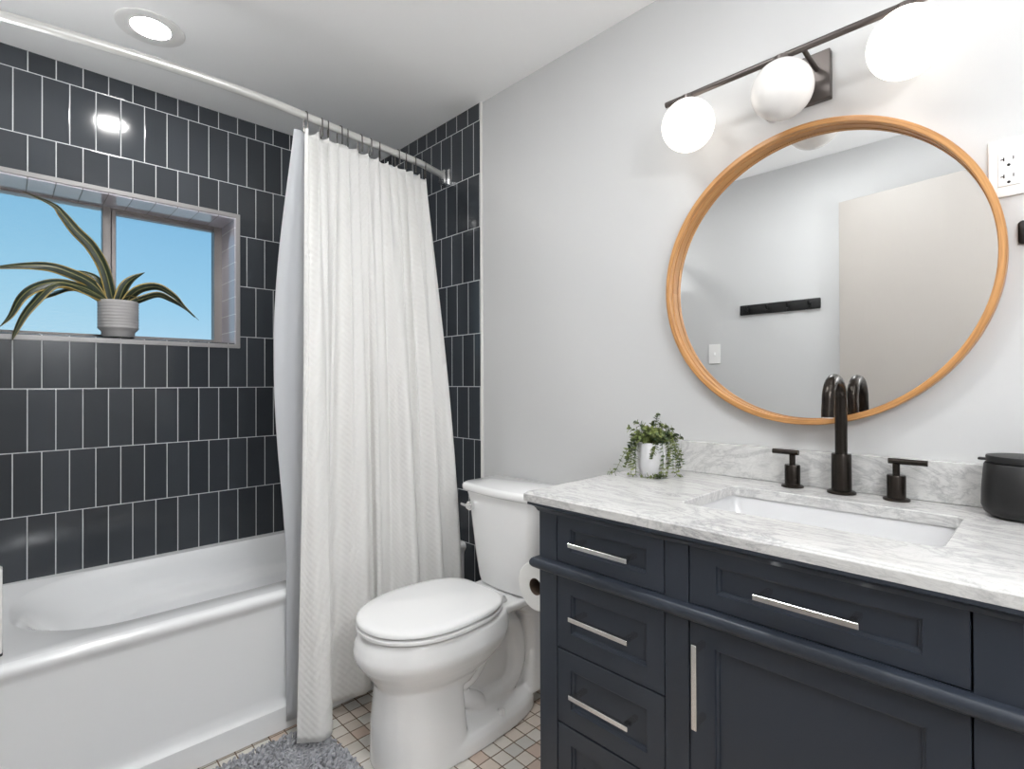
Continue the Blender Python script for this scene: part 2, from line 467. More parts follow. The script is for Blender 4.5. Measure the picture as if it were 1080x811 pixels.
# window unit
FX = -WD
win = NB(); ring_trim(win, FX-.05, FX, WY0, WY1, WZ0+.01, WZ1, WY0+.035, WY1-.038, WZ0+.028, WZ1-.014)
bmesh.ops.bevel(win, geom=win.edges[:], offset=.002, segments=2, affect='EDGES')
wobj = struct('window_1', win, M['alu'])
bm = NB(); box(bm, FX-.04, FX+.006, -1.146, -1.118, WZ0+.02, WZ1-.004, .002); box(bm, FX-.05, FX-.004, -1.116, -1.100, WZ0+.02, WZ1-.004, .002)
obj('mullion', bm, M['alu'], wobj)
bm = NB(); box(bm, FX-.03, FX-.024, WY0+.02, -1.13, WZ0+.02, WZ1-.012)
obj('pane', bm, M['glass_l'], wobj, label='pebbled obscure glass pane')
bm = NB(); box(bm, FX-.045, FX-.039, -1.12, WY1-.03, WZ0+.02, WZ1-.012)
obj('pane', bm, M['glass_r'], wobj, label='smooth satin glass pane')
bm = NB(); box(bm, FX-.046, FX-.012, -1.11, WY1-.036, WZ1-.026, WZ1-.012, .0015); obj('sash_rail', bm, M['alu'], wobj)

# ================================================================== DOOR (seen only in the mirror)
da = atan2(.12, .75); dL = .76
dr = Matrix.Translation((1.737, YB+.040, 0)) @ Matrix.Rotation(da*.98, 4, 'Z')
bm = NB(); box(bm, 0, dL, -.038, 0, .012, 2.03, .002)
bm.transform(dr); d1 = struct('door_1', bm, M['door'])
bm = NB(); bm2 = []
cyl(bm, (.70, .0, .95), (.70, .012, .95), .030); cyl(bm, (.70, .01, .95), (.70, .03, .95), .010)
tube(bm, [(.70, .03, .95), (.68, .032, .95), (.60, .030, .95)], [.009, .009, .007], 12)
bm.transform(dr); obj('door_handle', bm, M['black_metal'], d1, True)

# ================================================================== BATHTUB
tub = thing('bathtub', 'white alcove bathtub with a plain apron below the tiled window wall', 'bathtub', (.36, -.8, 0))
TX1 = .735; TY0, TY1 = -1.634, -.009; TZT = .4525
def rrect(x0, x1, y0, y1, rx, ry, n=14):
    pts = []
    for cx, cy, a0 in ((x1-rx, y1-ry, 0), (x0+rx, y1-ry, 90), (x0+rx, y0+ry, 180), (x1-rx, y0+ry, 270)):
        for i in range(n):
            a = radians(a0+90*i/(n-1)); pts.append((cx+rx*cos(a), cy+ry*sin(a)))
    return pts
bm = NB()
# inner shell rings: (x0, x1, y0, y1, rx, ry, z)
inner = [(.046, .640, -1.425, -.085, .26, .27, TZT), (.050, .634, -1.420, -.090, .26, .27, TZT-.003), (.055, .624, -1.405, -.097, .26, .27, TZT-.010),
         (.060, .614, -1.385, -.104, .25, .27, TZT-.028), (.068, .602, -1.350, -.113, .25, .28, TZT-.070),
         (.076, .592, -1.315, -.120, .24, .28, TZT-.108), (.084, .586, -1.30, -.124, .24, .28, TZT-.120), (.098, .582, -1.28, -.127, .23, .27, TZT-.129), (.130, .575, -1.25, -.132, .21, .26, TZT-.138),
         (.142, .570, -1.23, -.136, .20, .25, TZT-.152), (.150, .560, -1.20, -.145, .19, .24, TZT-.22), (.165, .545, -1.15, -.16, .17, .22, .16), (.19, .52, -1.10, -.19, .15, .18, .115), (.24, .47, -1.04, -.25, .1, .12, .10)]
rings = []
for x0, x1, y0, y1, rx, ry, z in inner:
    rings.append([(x, y, z) for x, y in rrect(x0, x1, y0, y1, rx, ry)])
outer = [(x, y, TZT) for x, y in rrect(.001, TX1-.022, TY0, TY1, .0012, .0012)]
outer = [(max(.001, x), y, z) for x, y, z in outer]
loft(bm, [outer]+rings, False, True)
# front edge roll, apron and kick: profile in x,z extruded along y
prof = [(TX1-.022, TZT), (TX1-.012, TZT-.0015), (TX1-.004, TZT-.006), (TX1, TZT-.014), (TX1, TZT-.022), (TX1-.004, TZT-.032), (TX1-.012, TZT-.042), (TX1-.015, TZT-.055),
        (TX1-.015, .12), (TX1-.013, .095), (TX1-.004, .082), (TX1+.002, .076), (TX1+.003, .066), (TX1+.003, .004), (TX1-.03, .004)]
loft(bm, [[(x, y, z) for y in [TY0+(TY1-TY0)*k/30 for k in range(31)]] for x, z in prof], False, False, closed=False)
obj('tub_body', bm, M['tub'], tub, 35)
bm = NB(); cyl(bm, (.355, -.27, .099), (.355, -.27, .1035), .034); obj('drain', bm, M['chrome'], tub, True)

# slim white caddy standing at the very edge of the view on the tub rim
cad = thing('shampoo_caddy', 'slim white caddy with a dark foot on the tub rim, cut by the left edge', 'caddy', (.655, -1.475, TZT+.001))
bm = NB(); box(bm, .63, .68, -1.505, -1.4365, TZT+.012, .672, .004); obj('caddy_body', bm, M['white_plastic'], cad, True)
for yy in (-1.495, -1.443):
    bm = NB(); cyl(bm, (.655, yy, TZT+.0005), (.655, yy, TZT+.014), .007, 12)
    obj('rubber_foot', bm, M['black_matte'], cad, True)

# ================================================================== SHOWER ROD
RZ = 2.046; RR = .0135
rodp = [(.612, -.009, RZ), (.636, -.10, RZ), (.662, -.203, RZ), (.681, -.388, RZ), (.698, -.551, RZ), (.714, -.698, RZ), (.727, -.827, RZ), (.728, -1.0, RZ), (.714, -1.2, RZ), (.68, -1.443, RZ), (.625, -1.634, RZ)]
ROD = catmull(rodp, 90)
def rod_at(y):
    for a, b in zip(ROD, ROD[1:]):
        if a.y >= y >= b.y:
            f = (a.y-y)/(a.y-b.y+1e-9); return a.lerp(b, f)
    return ROD[-1]
rod = thing('shower_rod', 'curved brushed steel shower rod spanning the tub alcove', 'rod', (.7, -.8, RZ))
bm = NB(); tube(bm, ROD, RR, 20); obj('pole', bm, M['steel'], rod, True)
for (x, y, s) in ((.612, -.0085, -1), (.625, YB+.0005, 1)):
    bm = NB(); a = sorted((y, y+s*.012)); box(bm, x-.028, x+.028, a[0], a[1], RZ-.042, RZ+.030, .003)
    a = sorted((y+s*.010, y+s*.034)); box(bm, x-.022, x+.022, a[0], a[1], RZ-.037, RZ+.025, .004)
    obj('wall_bracket', bm, M['chrome'], rod, True)

# ================================================================== SHOWER CURTAIN + LINER
def resample(pts, n, closed=False):
    P = catmull([(x, y, 0) for x, y in pts], 900)
    L = [0]
    for a, b in zip(P, P[1:]): L.append(L[-1]+(b-a).length)
    out = []; k = 0
    for i in range(n):
        s = L[-1]*i/(n-1)
        while k < len(L)-2 and L[k+1] < s: k += 1
        f = (s-L[k])/(L[k+1]-L[k]+1e-12); out.append(P[k].lerp(P[k+1], min(1, f)))
    return out, L[-1]
NU, NV = 620, 90
botp = [(.885, -.792), (.912, -.764), (.936, -.737), (.925, -.700), (.88, -.690), (.815, -.668), (.792, -.635), (.808, -.585), (.828, -.535), (.806, -.500), (.768, -.492), (.775, -.462), (.802, -.468), (.797, -.438), (.768, -.425),
        (.762, -.385), (.80, -.352), (.842, -.335), (.838, -.300), (.79, -.29), (.765, -.268), (.785, -.235), (.825, -.215), (.83, -.18), (.79, -.165), (.765, -.145), (.778, -.11), (.80, -.085), (.785, -.062)]
BOT, LB = resample(botp, NU)
hooks_y = [-.690, -.632, -.606, -.560, -.527, -.475, -.431, -.388, -.304, -.262, -.220, -.158]
topy0, topy1 = -.700, -.150
TOP = []
for i in range(NU):
    u = i/(NU-1); y = topy0+(topy1-topy0)*u
    r = rod_at(y)
    amp = .013*(.7+.5*sin(u*9.0+1))
    ph = u*2*pi*13.5+.8*sin(u*7)
    TOP.append((r.x+.004+amp*sin(ph), y+.006*cos(ph), u))
bm = NB(); uvl = bm.loops.layers.uv.new('UVMap'); grid = []
for j in range(NV):
    t = j/(NV-1); row = []
    s = 1-(1-t)**1.32; s = s*.92+.08*t
    for i in range(NU):
        u = i/(NU-1); bx, by = BOT[i].x, BOT[i].y; tx, ty, _ = TOP[i]
        sag = .010*abs(sin(u*pi*11))**1.5
        zt = 1.992-sag+.010*(1-u) ; zb = .040+.016*sin(u*3.0)+(.02*u)
        x = tx*(1-s)+bx*s; y = ty*(1-s)+by*s
        # mid-height fold life
        mid = sin(pi*t)
        x += mid*.006*sin(u*2*pi*17+3*t)+mid*.007*sin(u*2*pi*6+1.3)
        y += mid*.004*sin(u*2*pi*11+2*t)
        row.append(bm.verts.new((x, y, zt+(zb-zt)*t)))
    grid.append(row)
for j in range(NV-1):
    for i in range(NU-1):
        f = bm.faces.new((grid[j][i], grid[j][i+1], grid[j+1][i+1], grid[j+1][i]))
        for lp, (a, b) in zip(f.loops, ((i, j), (i+1, j), (i+1, j+1), (i, j+1))):
            lp[uvl].uv = (a/(NU-1)*LB*1.0, b/(NV-1)*1.96)
cur = obj('shower_curtain', bm, M['cloth'], None, 'keep', origin=(.72, -.43, 2.0))
tag(cur, 'white waffle-weave shower curtain gathered beside the toilet', 'curtain')
sol = cur.modifiers.new('thickness', 'SOLIDIFY'); sol.thickness = .0016

# liner: smooth sheet just inside the curtain, showing at its window side
bm = NB(); grid = []; NUl, NVl = 160, 60
lbot = [(.747, -.770), (.752, -.745), (.746, -.70), (.756, -.66), (.746, -.60), (.754, -.54), (.746, -.48), (.752, -.42), (.746, -.34), (.752, -.26), (.746, -.18), (.75, -.12)]
LBp, _ = resample(lbot, NUl)
for j in range(NVl):
    t = j/(NVl-1); row = []
    s = min(1, t*1.28); s = s**.9
    for i in range(NUl):
        u = i/(NUl-1); y = -.725+(.575)*u; r = rod_at(y)
        tx, ty = r.x-.018+.008*sin(u*2*pi*9), y
        bx, by = LBp[i].x-.004, LBp[i].y
        x = tx*(1-s)+bx*s; y2 = ty*(1-s)+by*s
        e = max(0, 1-u*6)
        # the free edge billows toward the room's window side around mid height
        y2 -= e*(.046*sin(pi*min(1, t*1.35))**1.2)
        x -= e*.02*sin(pi*min(1, t*1.6))
        if t > .70: x = max(x, .743)
        row.append(bm.verts.new((x, y2, 1.997+(.030-1.997)*t)))
    grid.append(row)
for j in range(NVl-1):
    for i in range(NUl-1): bm.faces.new((grid[j][i], grid[j][i+1], grid[j+1][i+1], grid[j+1][i]))
lin = obj('curtain_liner', bm, M['liner'], None, True, origin=(.70, -.43, 2.0))
tag(lin, 'smooth translucent white liner hanging behind the textured shower curtain', 'curtain liner')
sol = lin.modifiers.new('thickness', 'SOLIDIFY'); sol.thickness = .0008

ordn = ['first', 'second', 'third', 'fourth', 'fifth', 'sixth', 'seventh', 'eighth', 'ninth', 'tenth', 'eleventh', 'twelfth']
def make_hook():
    t = thing('curtain_hook', 'x', 'curtain hook', (0, 0, 0), 'hooks holding the shower curtain')
    bm = NB(); pts = []
    for k in range(15):
        a = radians(-10+200*k/14); pts.append((.0155*cos(a), 0, .0155*sin(a)))
    pts = [(.0155, 0, -.050), (.016, 0, -.03)]+pts+[(-.0158, 0, -.02), (-.0155, .001, -.046), (-.010, .001, -.052), (-.006, .001, -.047)]
    tube(bm, pts, .0021, 8); obj('wire', bm, M['nickel_dark'], t, True)
    bm = NB(); bmesh.ops.create_uvsphere(bm, u_segments=10, v_segments=8, radius=.0028); bm.transform(Matrix.Translation((.0155, 0, -.051)))
    obj('ball_tip', bm, M['nickel_dark'], t, True)
    return t
M['nickel_dark'] = simple('dark nickel wire', (.10, .095, .09, 1), .35, 1)
h0 = make_hook()
for i, y in enumerate(hooks_y):
    p = rod_at(y); lb = 'dark wire hook over the rod, %s from the window-side edge of the curtain' % ordn[i]
    if i == 0: h0.location = p; h0['label'] = lb
    else:
        h = dup(h0, p, lb, 'hooks holding the shower curtain'); h.rotation_euler.z = rnd.uniform(-.5, .5)

# ================================================================== TOILET
TC = 1.122
toi = thing('toilet', 'white two-piece toilet with closed elongated lid between curtain and vanity', 'toilet', (TC, -.35, 0))
def egg(w_, yf, yb, yc, z, nf=2.2, nb=2.6, N=56, cx=TC):
    pts = []
    for i in range(N):
        a = 2*pi*i/N; c, s = cos(a), sin(a)
        n = nb if s > 0 else nf
        x = cx+w_*math.copysign(abs(c)**(2/n), c)
        y = yc+((yb-yc) if s > 0 else (yc-yf))*math.copysign(abs(s)**(2/n), s)
        pts.append((x, y, z))
    return pts
bm = NB()
# bowl
loft(bm, [egg(.170, -.686, -.215, -.44, .400), egg(.175, -.692, -.212, -.44, .396), egg(.181, -.704, -.21, -.44, .375), egg(.186, -.711, -.21, -.44, .348), egg(.184, -.709, -.215, -.44, .332),
          egg(.176, -.700, -.22, -.44, .312), egg(.160, -.680, -.24, -.44, .288), egg(.140, -.662, -.27, -.44, .262), egg(.120, -.648, -.30, -.45, .24), egg(.10, -.63, -.33, -.46, .20)][::-1])
# front pedestal column
loft(bm, [egg(.137, -.658, -.395, -.50, .001, 2.3, 4.5), egg(.135, -.657, -.395, -.50, .03, 2.3, 4.5), egg(.127, -.658, -.40, -.50, .12, 2.3, 4.5), egg(.118, -.650, -.405, -.50, .20, 2.3, 4.5), egg(.113, -.646, -.41, -.50, .28, 2.3, 4.5), egg(.11, -.64, -.41, -.5, .33, 2.3, 4)])
# base flange
loft(bm, [egg(.140, -.60, -.055, -.42, .001, 2.3, 3.0), egg(.138, -.60, -.057, -.42, .040, 2.3, 3.0), egg(.128, -.59, -.065, -.42, .058, 2.3, 3.0), egg(.085, -.56, -.08, -.42, .075, 2.3, 3.0)])
# rear core under the deck
loft(bm, [egg(.050, -.45, -.075, -.26, .03, 4, 5), egg(.042, -.45, -.075, -.26, .20, 4, 5), egg(.05, -.45, -.07, -.26, .33, 4, 5), egg(.10, -.45, -.05, -.26, .385, 4, 5)])
# rear column and flare beneath tank
loft(bm, [egg(.105, -.115, -.055, -.085, .05, 4, 5), egg(.100, -.110, -.050, -.08, .20, 4, 5), egg(.108, -.13, -.042, -.09, .33, 4, 5), egg(.118, -.20, -.035, -.12, .375, 4, 5), egg(.120, -.24, -.035, -.13, .398, 4, 5)])
# deck
loft(bm, [egg(.10, -.32, -.035, -.17, .362, 3, 5), egg(.122, -.33, -.030, -.16, .378, 3, 5), egg(.126, -.33, -.028, -.16, .392, 3, 5), egg(.122, -.33, -.030, -.16, .401, 3, 5)])
# trapway relief on both sides
for s in (-1, 1):
    pts = catmull([(TC+s*.045, -.47, .25), (TC+s*.050, -.42, .195), (TC+s*.052, -.35, .20), (TC+s*.052, -.27, .29), (TC+s*.052, -.20, .325), (TC+s*.050, -.150, .27), (TC+s*.048, -.140, .17), (TC+s*.046, -.18, .10), (TC+s*.044, -.28, .08), (TC+s*.04, -.40, .07)], 50)
    tube(bm, pts, .033, 16)
    pts = catmull([(TC+s*.050, -.44, .15), (TC+s*.055, -.38, .13), (TC+s*.052, -.32, .09), (TC+s*.045, -.3, .04)], 16)
    tube(bm, pts, .030, 14)
bowl = obj('bowl', bm, M['ceramic'], toi, True)
rm = bowl.modifiers.new('remesh', 'REMESH'); rm.mode = 'VOXEL'; rm.voxel_size = .0042; rm.use_smooth_shade = True
sm = bowl.modifiers.new('smooth', 'SMOOTH'); sm.factor = .6; sm.iterations = 12
# seat ring and lid
def seat_out(k, z, inset=0):
    P = egg(.181-inset, -.700+inset, -.248-inset, -.470, z, 2.15, 4.8)
    return [(TC+(x-TC)*(1-.24*max(0, (y+.470)/.22)**2.2), y, zz) for x, y, zz in P]
bm = NB(); loft(bm, [seat_out(0, .4065, .020), seat_out(0, .4068, .004), seat_out(0, .4090, .0), seat_out(0, .4165, .0), seat_out(0, .4190, .003), seat_out(0, .4192, .020)])
obj('seat', bm, M['seat'], toi, True)
bm = NB(); loft(bm, [seat_out(0, .4250, .020), seat_out(0, .4252, .004), seat_out(0, .4275, .0), seat_out(0, .434, .0005), seat_out(0, .4385, .004), seat_out(0, .4415, .012), seat_out(0, .4435, .035), seat_out(0, .445, .09), seat_out(0, .4455, .14)])
obj('seat_lid', bm, M['seat'], toi, True)
for s in (-1, 1):
    bm = NB(); tube(bm, [(TC+s*.095, -.243, .415), (TC+s*.055, -.243, .415)], .012, 16); box(bm, TC+s*.075-.018, TC+s*.075+.018, -.250, -.222, .4015, .412, .003)
    obj('hinge', bm, M['seat'], toi, True)
for s in (-1, 1):
    bm = NB(); lathe(bm, [(.014, .050), (.014, .062), (.012, .070), (.007, .075)], TC+s*.112, -.27, 20); obj('bolt_cap', bm, M['seat'], toi, True)
for dx in (-.05, .05):
    bm = NB(); box(bm, TC+dx-.006, TC+dx+.006, -.5, -.48, .4185, .4255); obj('bumper', bm, M['white_plastic'], toi)
# tank
TT = 1.135
def tankring(w_, yf, yb, z, bow=.016, r=.03):
    pts = []
    n = 9
    for cx, cy, a0 in ((w_-r, yb-.006, 0), (-w_+r, yb-.006, 90), (-w_+r, yf+r, 180), (w_-r, yf+r, 270)):
        rr = r if a0 >= 180 else .006
        cxx = cx if a0 >= 180 else math.copysign(w_-.006, cx)
        for i in range(n):
            a = radians(a0+90*i/(n-1)); x = cxx+rr*cos(a); y = cy+rr*sin(a)
            if a0 >= 180: y -= bow*(1-(x/w_)**2)
            pts.append((TT+x, y, z))
        if a0 == 180:
            for k in range(1, 12):
                x = -w_+r+(2*w_-2*r)*k/12; pts.append((TT+x, yf-bow*(1-(x/w_)**2), z))
    return pts
bm = NB()
loft(bm, [tankring(.118, -.155, -.03, .4035), tankring(.132, -.168, -.025, .409), tankring(.138, -.172, -.022, .43), tankring(.150, -.180, -.02, .52), tankring(.160, -.187, -.02, .62), tankring(.168, -.192, -.02, .70), tankring(.176, -.198, -.02, .735)])
obj('tank', bm, M['ceramic'], toi, 50)
bm = NB()
loft(bm, [tankring(.178, -.200, -.014, .7355), tankring(.188, -.208, -.012, .740), tankring(.190, -.210, -.011, .746), tankring(.190, -.210, -.011, .757), tankring(.187, -.207, -.012, .763), tankring(.180, -.200, -.018, .7665)])
obj('tank_lid', bm, M['ceramic'], toi, 50)
bm = NB(); cyl(bm, (1.003, -.190, .684), (1.003, -.212, .684), .0165, 24); cyl(bm, (1.003, -.21, .684), (1.003, -.220, .684), .011, 20)
tube(bm, [(1.003, -.213, .684), (.985, -.217, .685), (.962, -.215, .686)], [.005, .0055, .0045], 10)
obj('flush_lever', bm, M['chrome'], toi, True)

# ================================================================== TOILET PAPER + HOLDER (hung on vanity side)
rp_ = thing('toilet_roll', 'white toilet paper roll hanging at the side of the vanity', 'toilet roll', (1.585, -.42, .615))
CXr, CZr, R1, R0 = 1.586, .621, .0600, .021
bm = NB(); segs = 56
prf = [(R0, -.478), (R1-.002, -.478), (R1, -.476), (R1, -.380), (R1-.002, -.378), (R0, -.378)]
loft(bm, [[(CXr+r*cos(2*pi*i/segs), y, CZr+r*sin(2*pi*i/segs)) for i in range(segs)] for r, y in prf+[prf[0]]], False, False)
obj('paper', bm, M['paper'], rp_, True)
bm = NB(); prf = [(R0-.0012, -.4775), (R0, -.4775), (R0, -.3785), (R0-.0012, -.3785)]
loft(bm, [[(CXr+r*cos(2*pi*i/segs), y, CZr+r*sin(2*pi*i/segs)) for i in range(segs)] for r, y in prf+[prf[0]]], False, False)
obj('core', bm, M['card'], rp_, True, label='brown cardboard core')
hd = thing('roll_holder', 'dark metal holder arm inside the toilet paper roll', 'holder', (1.648, -.36, .60))
bm = NB(); tube(bm, catmull([(1.646, -.345, .612), (1.625, -.345, .612), (1.592, -.350, .612), (1.588, -.375, .612), (1.588, -.45, .612)], 24), .006, 12)
obj('arm', bm, M['black_metal'], hd, True)
bm = NB(); cyl(bm, (1.6485, -.345, .612), (1.640, -.345, .612), .022); obj('mounting_plate', bm, M['black_metal'], hd, True)

# ================================================================== VANITY
VX0, VX1, VYF = 1.655, 2.784, -.530
van = thing('vanity_cabinet', 'dark blue-grey vanity cabinet with shaker drawers and one door', 'cabinet', (2.22, -.27, 0))
VC = (VX0+VX1)/2
bm = NB()
box(bm, VX0, VX0+.018, VYF+.02, -.001, .09, .846); box(bm, VX1-.018, VX1, VYF+.02, -.001, .09, .846)
box(bm, VX0+.018, VX1-.018, -.02, -.001, .09, .846); box(bm, VX0+.018, VX1-.018, VYF+.02, -.02, .10, .118)
# shaker style side panel rails
for zz in ((.70, .846), (.09, .16)): box(bm, VX0-.006, VX0, VYF+.02, -.001, zz[0], zz[1])
for yy in ((VYF+.02, VYF+.09), (-.07, -.001)): box(bm, VX0-.006, VX0, yy[0], yy[1], .16, .70)
obj('carcass', bm, M['navy'], van)
# face frame
bm = NB(); T = .020
stiles = [(VX0-.006, 1.7015), (1.9745, 2.0220), (2.4180, 2.4655), (2.7385, VX1+.006)]
for x0, x1 in stiles: box(bm, x0, x1, VYF, VYF+T, .09, .846, .0008, 1)
for x0, x1 in ((1.7015, 1.9745), (2.0220, 2.4180), (2.4655, 2.7385)):
    box(bm, x0, x1, VYF+.0005, VYF+T, .833, .846); box(bm, x0, x1, VYF+.0005, VYF+T, .7005, .7255); box(bm, x0, x1, VYF+.0005, VYF+T, .10, .165)
obj('face_frame', bm, M['navy'], van)
bm = NB(); box(bm, VX0+.019, VX1-.019, VYF+T+.004, VYF+T+.010, .12, .835); obj('gap_shade_sheet', bm, M['gap_shade'], van)  # dark sheet behind the fronts, so the gaps read as shade
# feet and toe board
for x0, x1 in ((VX0-.006, VX0+.055), (VX1-.055, VX1+.006)):
    for y0, y1 in ((VYF, VYF+.055), (-.057, -.002)):
        bm = NB(); c0, c1 = (x0+x1)/2, (y0+y1)/2
        loft(bm, [[(c0+sx_*.020, c1+sy_*.018, .001) for sx_, sy_ in ((-1, -1), (1, -1), (1, 1), (-1, 1))], [(c0+sx_*.0295, c1+sy_*.0265, .09) for sx_, sy_ in ((-1, -1), (1, -1), (1, 1), (-1, 1))]])
        obj('foot', bm, M['navy'], van)
# crown under the top and half-round bead
crown = [(0, .831), (.002, .831), (.004, .834), (.006, .838), (.009, .8415), (.014, .8445), (.020, .8465), (.020, .8525), (0, .8525)]
bm = NB(); sweep_rect(bm, VX0-.006, VX1+.006, VYF, -.001, crown); obj('crown_moulding', bm, M['navy'], van, 30)
bead = [(0, .696)]+[(.004+.0135*cos(radians(a)), .7105+.0135*sin(radians(a))) for a in range(-90, 91, 15)]+[(0, .7245)]
bm = NB(); sweep_rect(bm, VX0-.006, VX1+.006, VYF, -.001, bead); obj('bead_moulding', bm, M['navy'], van, 50)

def shaker(name, x0, x1, z0, z1, sw, tw, bw):
    """slab front with a recessed panel and a small sloped inner bead; outer rect -> inner rect"""
    bm = NB(); y0 = VYF+.0005
    def rect(a, b, c, d, y): return [(a, y, c), (b, y, c), (b, y, d), (a, y, d)]
    rings = [rect(x0, x1, z0, z1, y0+.018), rect(x0, x1, z0, z1, y0+.001), rect(x0+.001, x1-.001, z0+.001, z1-.001, y0),
             rect(x0+sw, x1-sw, z0+bw, z1-tw, y0), rect(x0+sw+.001, x1-sw-.001, z0+bw+.001, z1-tw-.001, y0+.004), rect(x0+sw+.005, x1-sw-.005, z0+bw+.005, z1-tw-.005, y0+.0055), rect(x0+sw+.006, x1-sw-.006, z0+bw+.006, z1-tw-.006, y0+.009)]
    loft(bm, rings, True, True)
    return obj(name, bm, M['navy'], van)
def bar_pull(parent, x0, x1, z0, z1, y=-.564):
    bm = NB(); hw = .0048
    if abs(x1-x0) > abs(z1-z0):
        box(bm, x0, x1, y-hw, y+hw, z0-hw, z0+hw, .0007, 1)
        for xx in (x0+.010, x1-.010): box(bm, xx-.0045, xx+.0045, y, VYF+.012, z0-.004, z0+.004)
    else:
        box(bm, x0-hw, x0+hw, y-hw, y+hw, z0, z1, .0007, 1)
        for zz in (z0+.010, z1-.010): box(bm, x0-.004, x0+.004, y, VYF+.003, zz-.0045, zz+.0045)
    obj('handle', bm, M['chrome_satin'], parent, label='satin chrome square bar handle')
M['chrome_satin'] = simple('satin chrome', (.78, .77, .76, 1), .2, 1)
G = .0024
cols = [(1.7015+G, 1.9745-G, 'l'), (2.4655+G, 2.7385-G, 'r')]
for x0, x1, sd in cols:
    cxh = (x0+x1)/2+.004
    for (z0, z1, sw, tw, bw, hz) in ((.7270, .8315, .038, .027, .028, .783), (.5335, .6990, .038, .040, .039, .625), (.3670, .5300, .038, .038, .038, .459), (.1680, .3630, .038, .038, .038, .285)):
        d = shaker('drawer', x0, x1, z0, z1, sw, tw, bw)
        bar_pull(d, cxh-.076, cxh+.072, hz, hz)
d = shaker('drawer', 2.0245, 2.4155, .7270, .8315, .050, .027, .028); bar_pull(d, 2.152, 2.299, .784, .784)
d = shaker('door', 2.0245, 2.4155, .1680, .6990, .047, .042, .042); bar_pull(d, 2.051, 2.051, .522, .671)

# ---- countertop with sink cut-out
CT, CB = .8757, .8530
CX0, CX1, CYF = 1.618, 2.822, -.551
SX0, SX1, SY0, SY1 = 1.937, 2.372, -.402, -.140
bm = NB()
edge = [(.0, CB, 0), (.0, .8690, 0), (-.001, .8705, 0), (-.0035, .8715, 0), (-.0045, .8735, 0), (-.007, .8752, 0), (-.010, CT, 0)]
rings = []
for d, z, _ in edge:
    rings.append([(CX0-d, -.001, z), (CX0-d, CYF-d, z), (CX1+d, CYF-d, z), (CX1+d, -.001, z)])
# d is outward offset (negative = inward)
vr = [[bm.verts.new(p) for p in r] for r in rings]
for a, b in zip(vr, vr[1:]):
    for k in range(4):
        j = (k+1) % 4; bm.faces.new((a[k], a[j], b[j], b[k]))
def hole(z, g=0): return [(x, y, z) for x, y in rrect(SX0-g, SX1+g, SY0-g, SY1+g, .018+g, .018+g, 8)]
ht = [bm.verts.new(p) for p in hole(CT, .002)]; hm = [bm.verts.new(p) for p in hole(CT-.002)]; hb = [bm.verts.new(p) for p in hole(CB)]
for A, B_ in ((ht, hm), (hm, hb)):
    for k in range(len(A)):
        j = (k+1) % len(A); bm.faces.new((A[k], A[j], B_[j], B_[k]))
def fill(outer_, inner_):
    es = []
    for L_ in (outer_, inner_):
        for k in range(len(L_)):
            a, b = L_[k], L_[(k+1) % len(L_)]
            e = bm.edges.get((a, b)) or bm.edges.new((a, b)); es.append(e)
    bmesh.ops.triangle_fill(bm, edges=es, use_beauty=True, use_dissolve=False)
fill(vr[-1], ht); fill(vr[0], hb)
ct = obj('countertop', bm, M['marble'], None, 30, origin=(2.22, -.27, CB))
tag(ct, 'white and grey veined marble countertop with moulded edge on the vanity', 'countertop')
bm = NB(); box(bm, 1.735, CX1, -.0205, -.0005, CT+.0005, .9625, .0015)
bs = obj('backsplash', bm, M['marble'], None, None, origin=(2.27, -.01, CT)); tag(bs, 'low grey veined marble backsplash strip behind the faucet', 'backsplash')
# ---- undermount basin
bas = thing('sink_basin', 'white rectangular undermount sink set in the marble countertop', 'sink', (2.154, -.27, .73))
bm = NB()
rs = [(.004, CB-.0005, .022), (.002, CB-.012, .022), (-.006, CB-.05, .03), (-.016, CB-.085, .045), (-.035, CB-.108, .05), (-.07, CB-.118, .05)]
rings = [[(x, y, z) for x, y in rrect(SX0-g, SX1+g, SY0-g, SY1+g, rr, rr, 10)] for g, z, rr in [(.020, CB-.0005, .03)]+rs]
rings2 = [[(x, y, z) for x, y in rrect(SX0-g, SX1+g, SY0-g, SY1+g, rr, rr, 10)] for g, z, rr in [(-.06, CB-.13, .05), (-.01, CB-.118, .05), (.01, CB-.06, .03), (.020, CB-.012, .03), (.020, CB-.0005, .03)]]
loft(bm, rings, False, True); loft(bm, rings2, True, False)
obj('bowl', bm, M['basin'], bas, 50)
bm = NB(); lathe(bm, [(.024, CB-.1175), (.022, CB-.1150), (.012, CB-.1148)], 2.154, -.27, 24); obj('drain', bm, M['black_metal'], bas, True)

# ---- faucet
FY = -.056; FXc = 2.151
fa = thing('faucet', 'black widespread faucet with gooseneck spout and two lever handles', 'faucet', (FXc, FY, CT))
bm = NB(); z = CT+.0006
lathe(bm, [(.029, z), (.029, z+.004), (.026, z+.0065), (.0205, z+.008), (.0200, z+.088), (.0190, z+.0905), (.0135, z+.091)], FXc, FY, 36)
obj('spout_base', bm, M['black_metal'], fa, 35)
pts = [(FXc, FY, z+.09), (FXc, FY, 1.02), (FXc, FY, 1.075)]
RA = .048; zc_ = 1.088
for k in range(0, 19):
    a = radians(180*k/18*1.03); pts.append((FXc, FY-RA+RA*cos(a), zc_+RA*sin(a)))
pts.append((FXc, FY-2*RA-.003, zc_-.018)); pts.append((FXc, FY-2*RA-.004, zc_-.034))
bm = NB(); tube(bm, pts, .0125, 24); obj('gooseneck_spout', bm, M['black_metal'], fa, 40)
e0 = Vector(pts[-1]); bm = NB(); cyl(bm, e0+Vector((0, 0, .0008)), e0+Vector((0, -.0003, -.002)), .0098, 20); obj('aerator', bm, M['nickel'], fa, True)
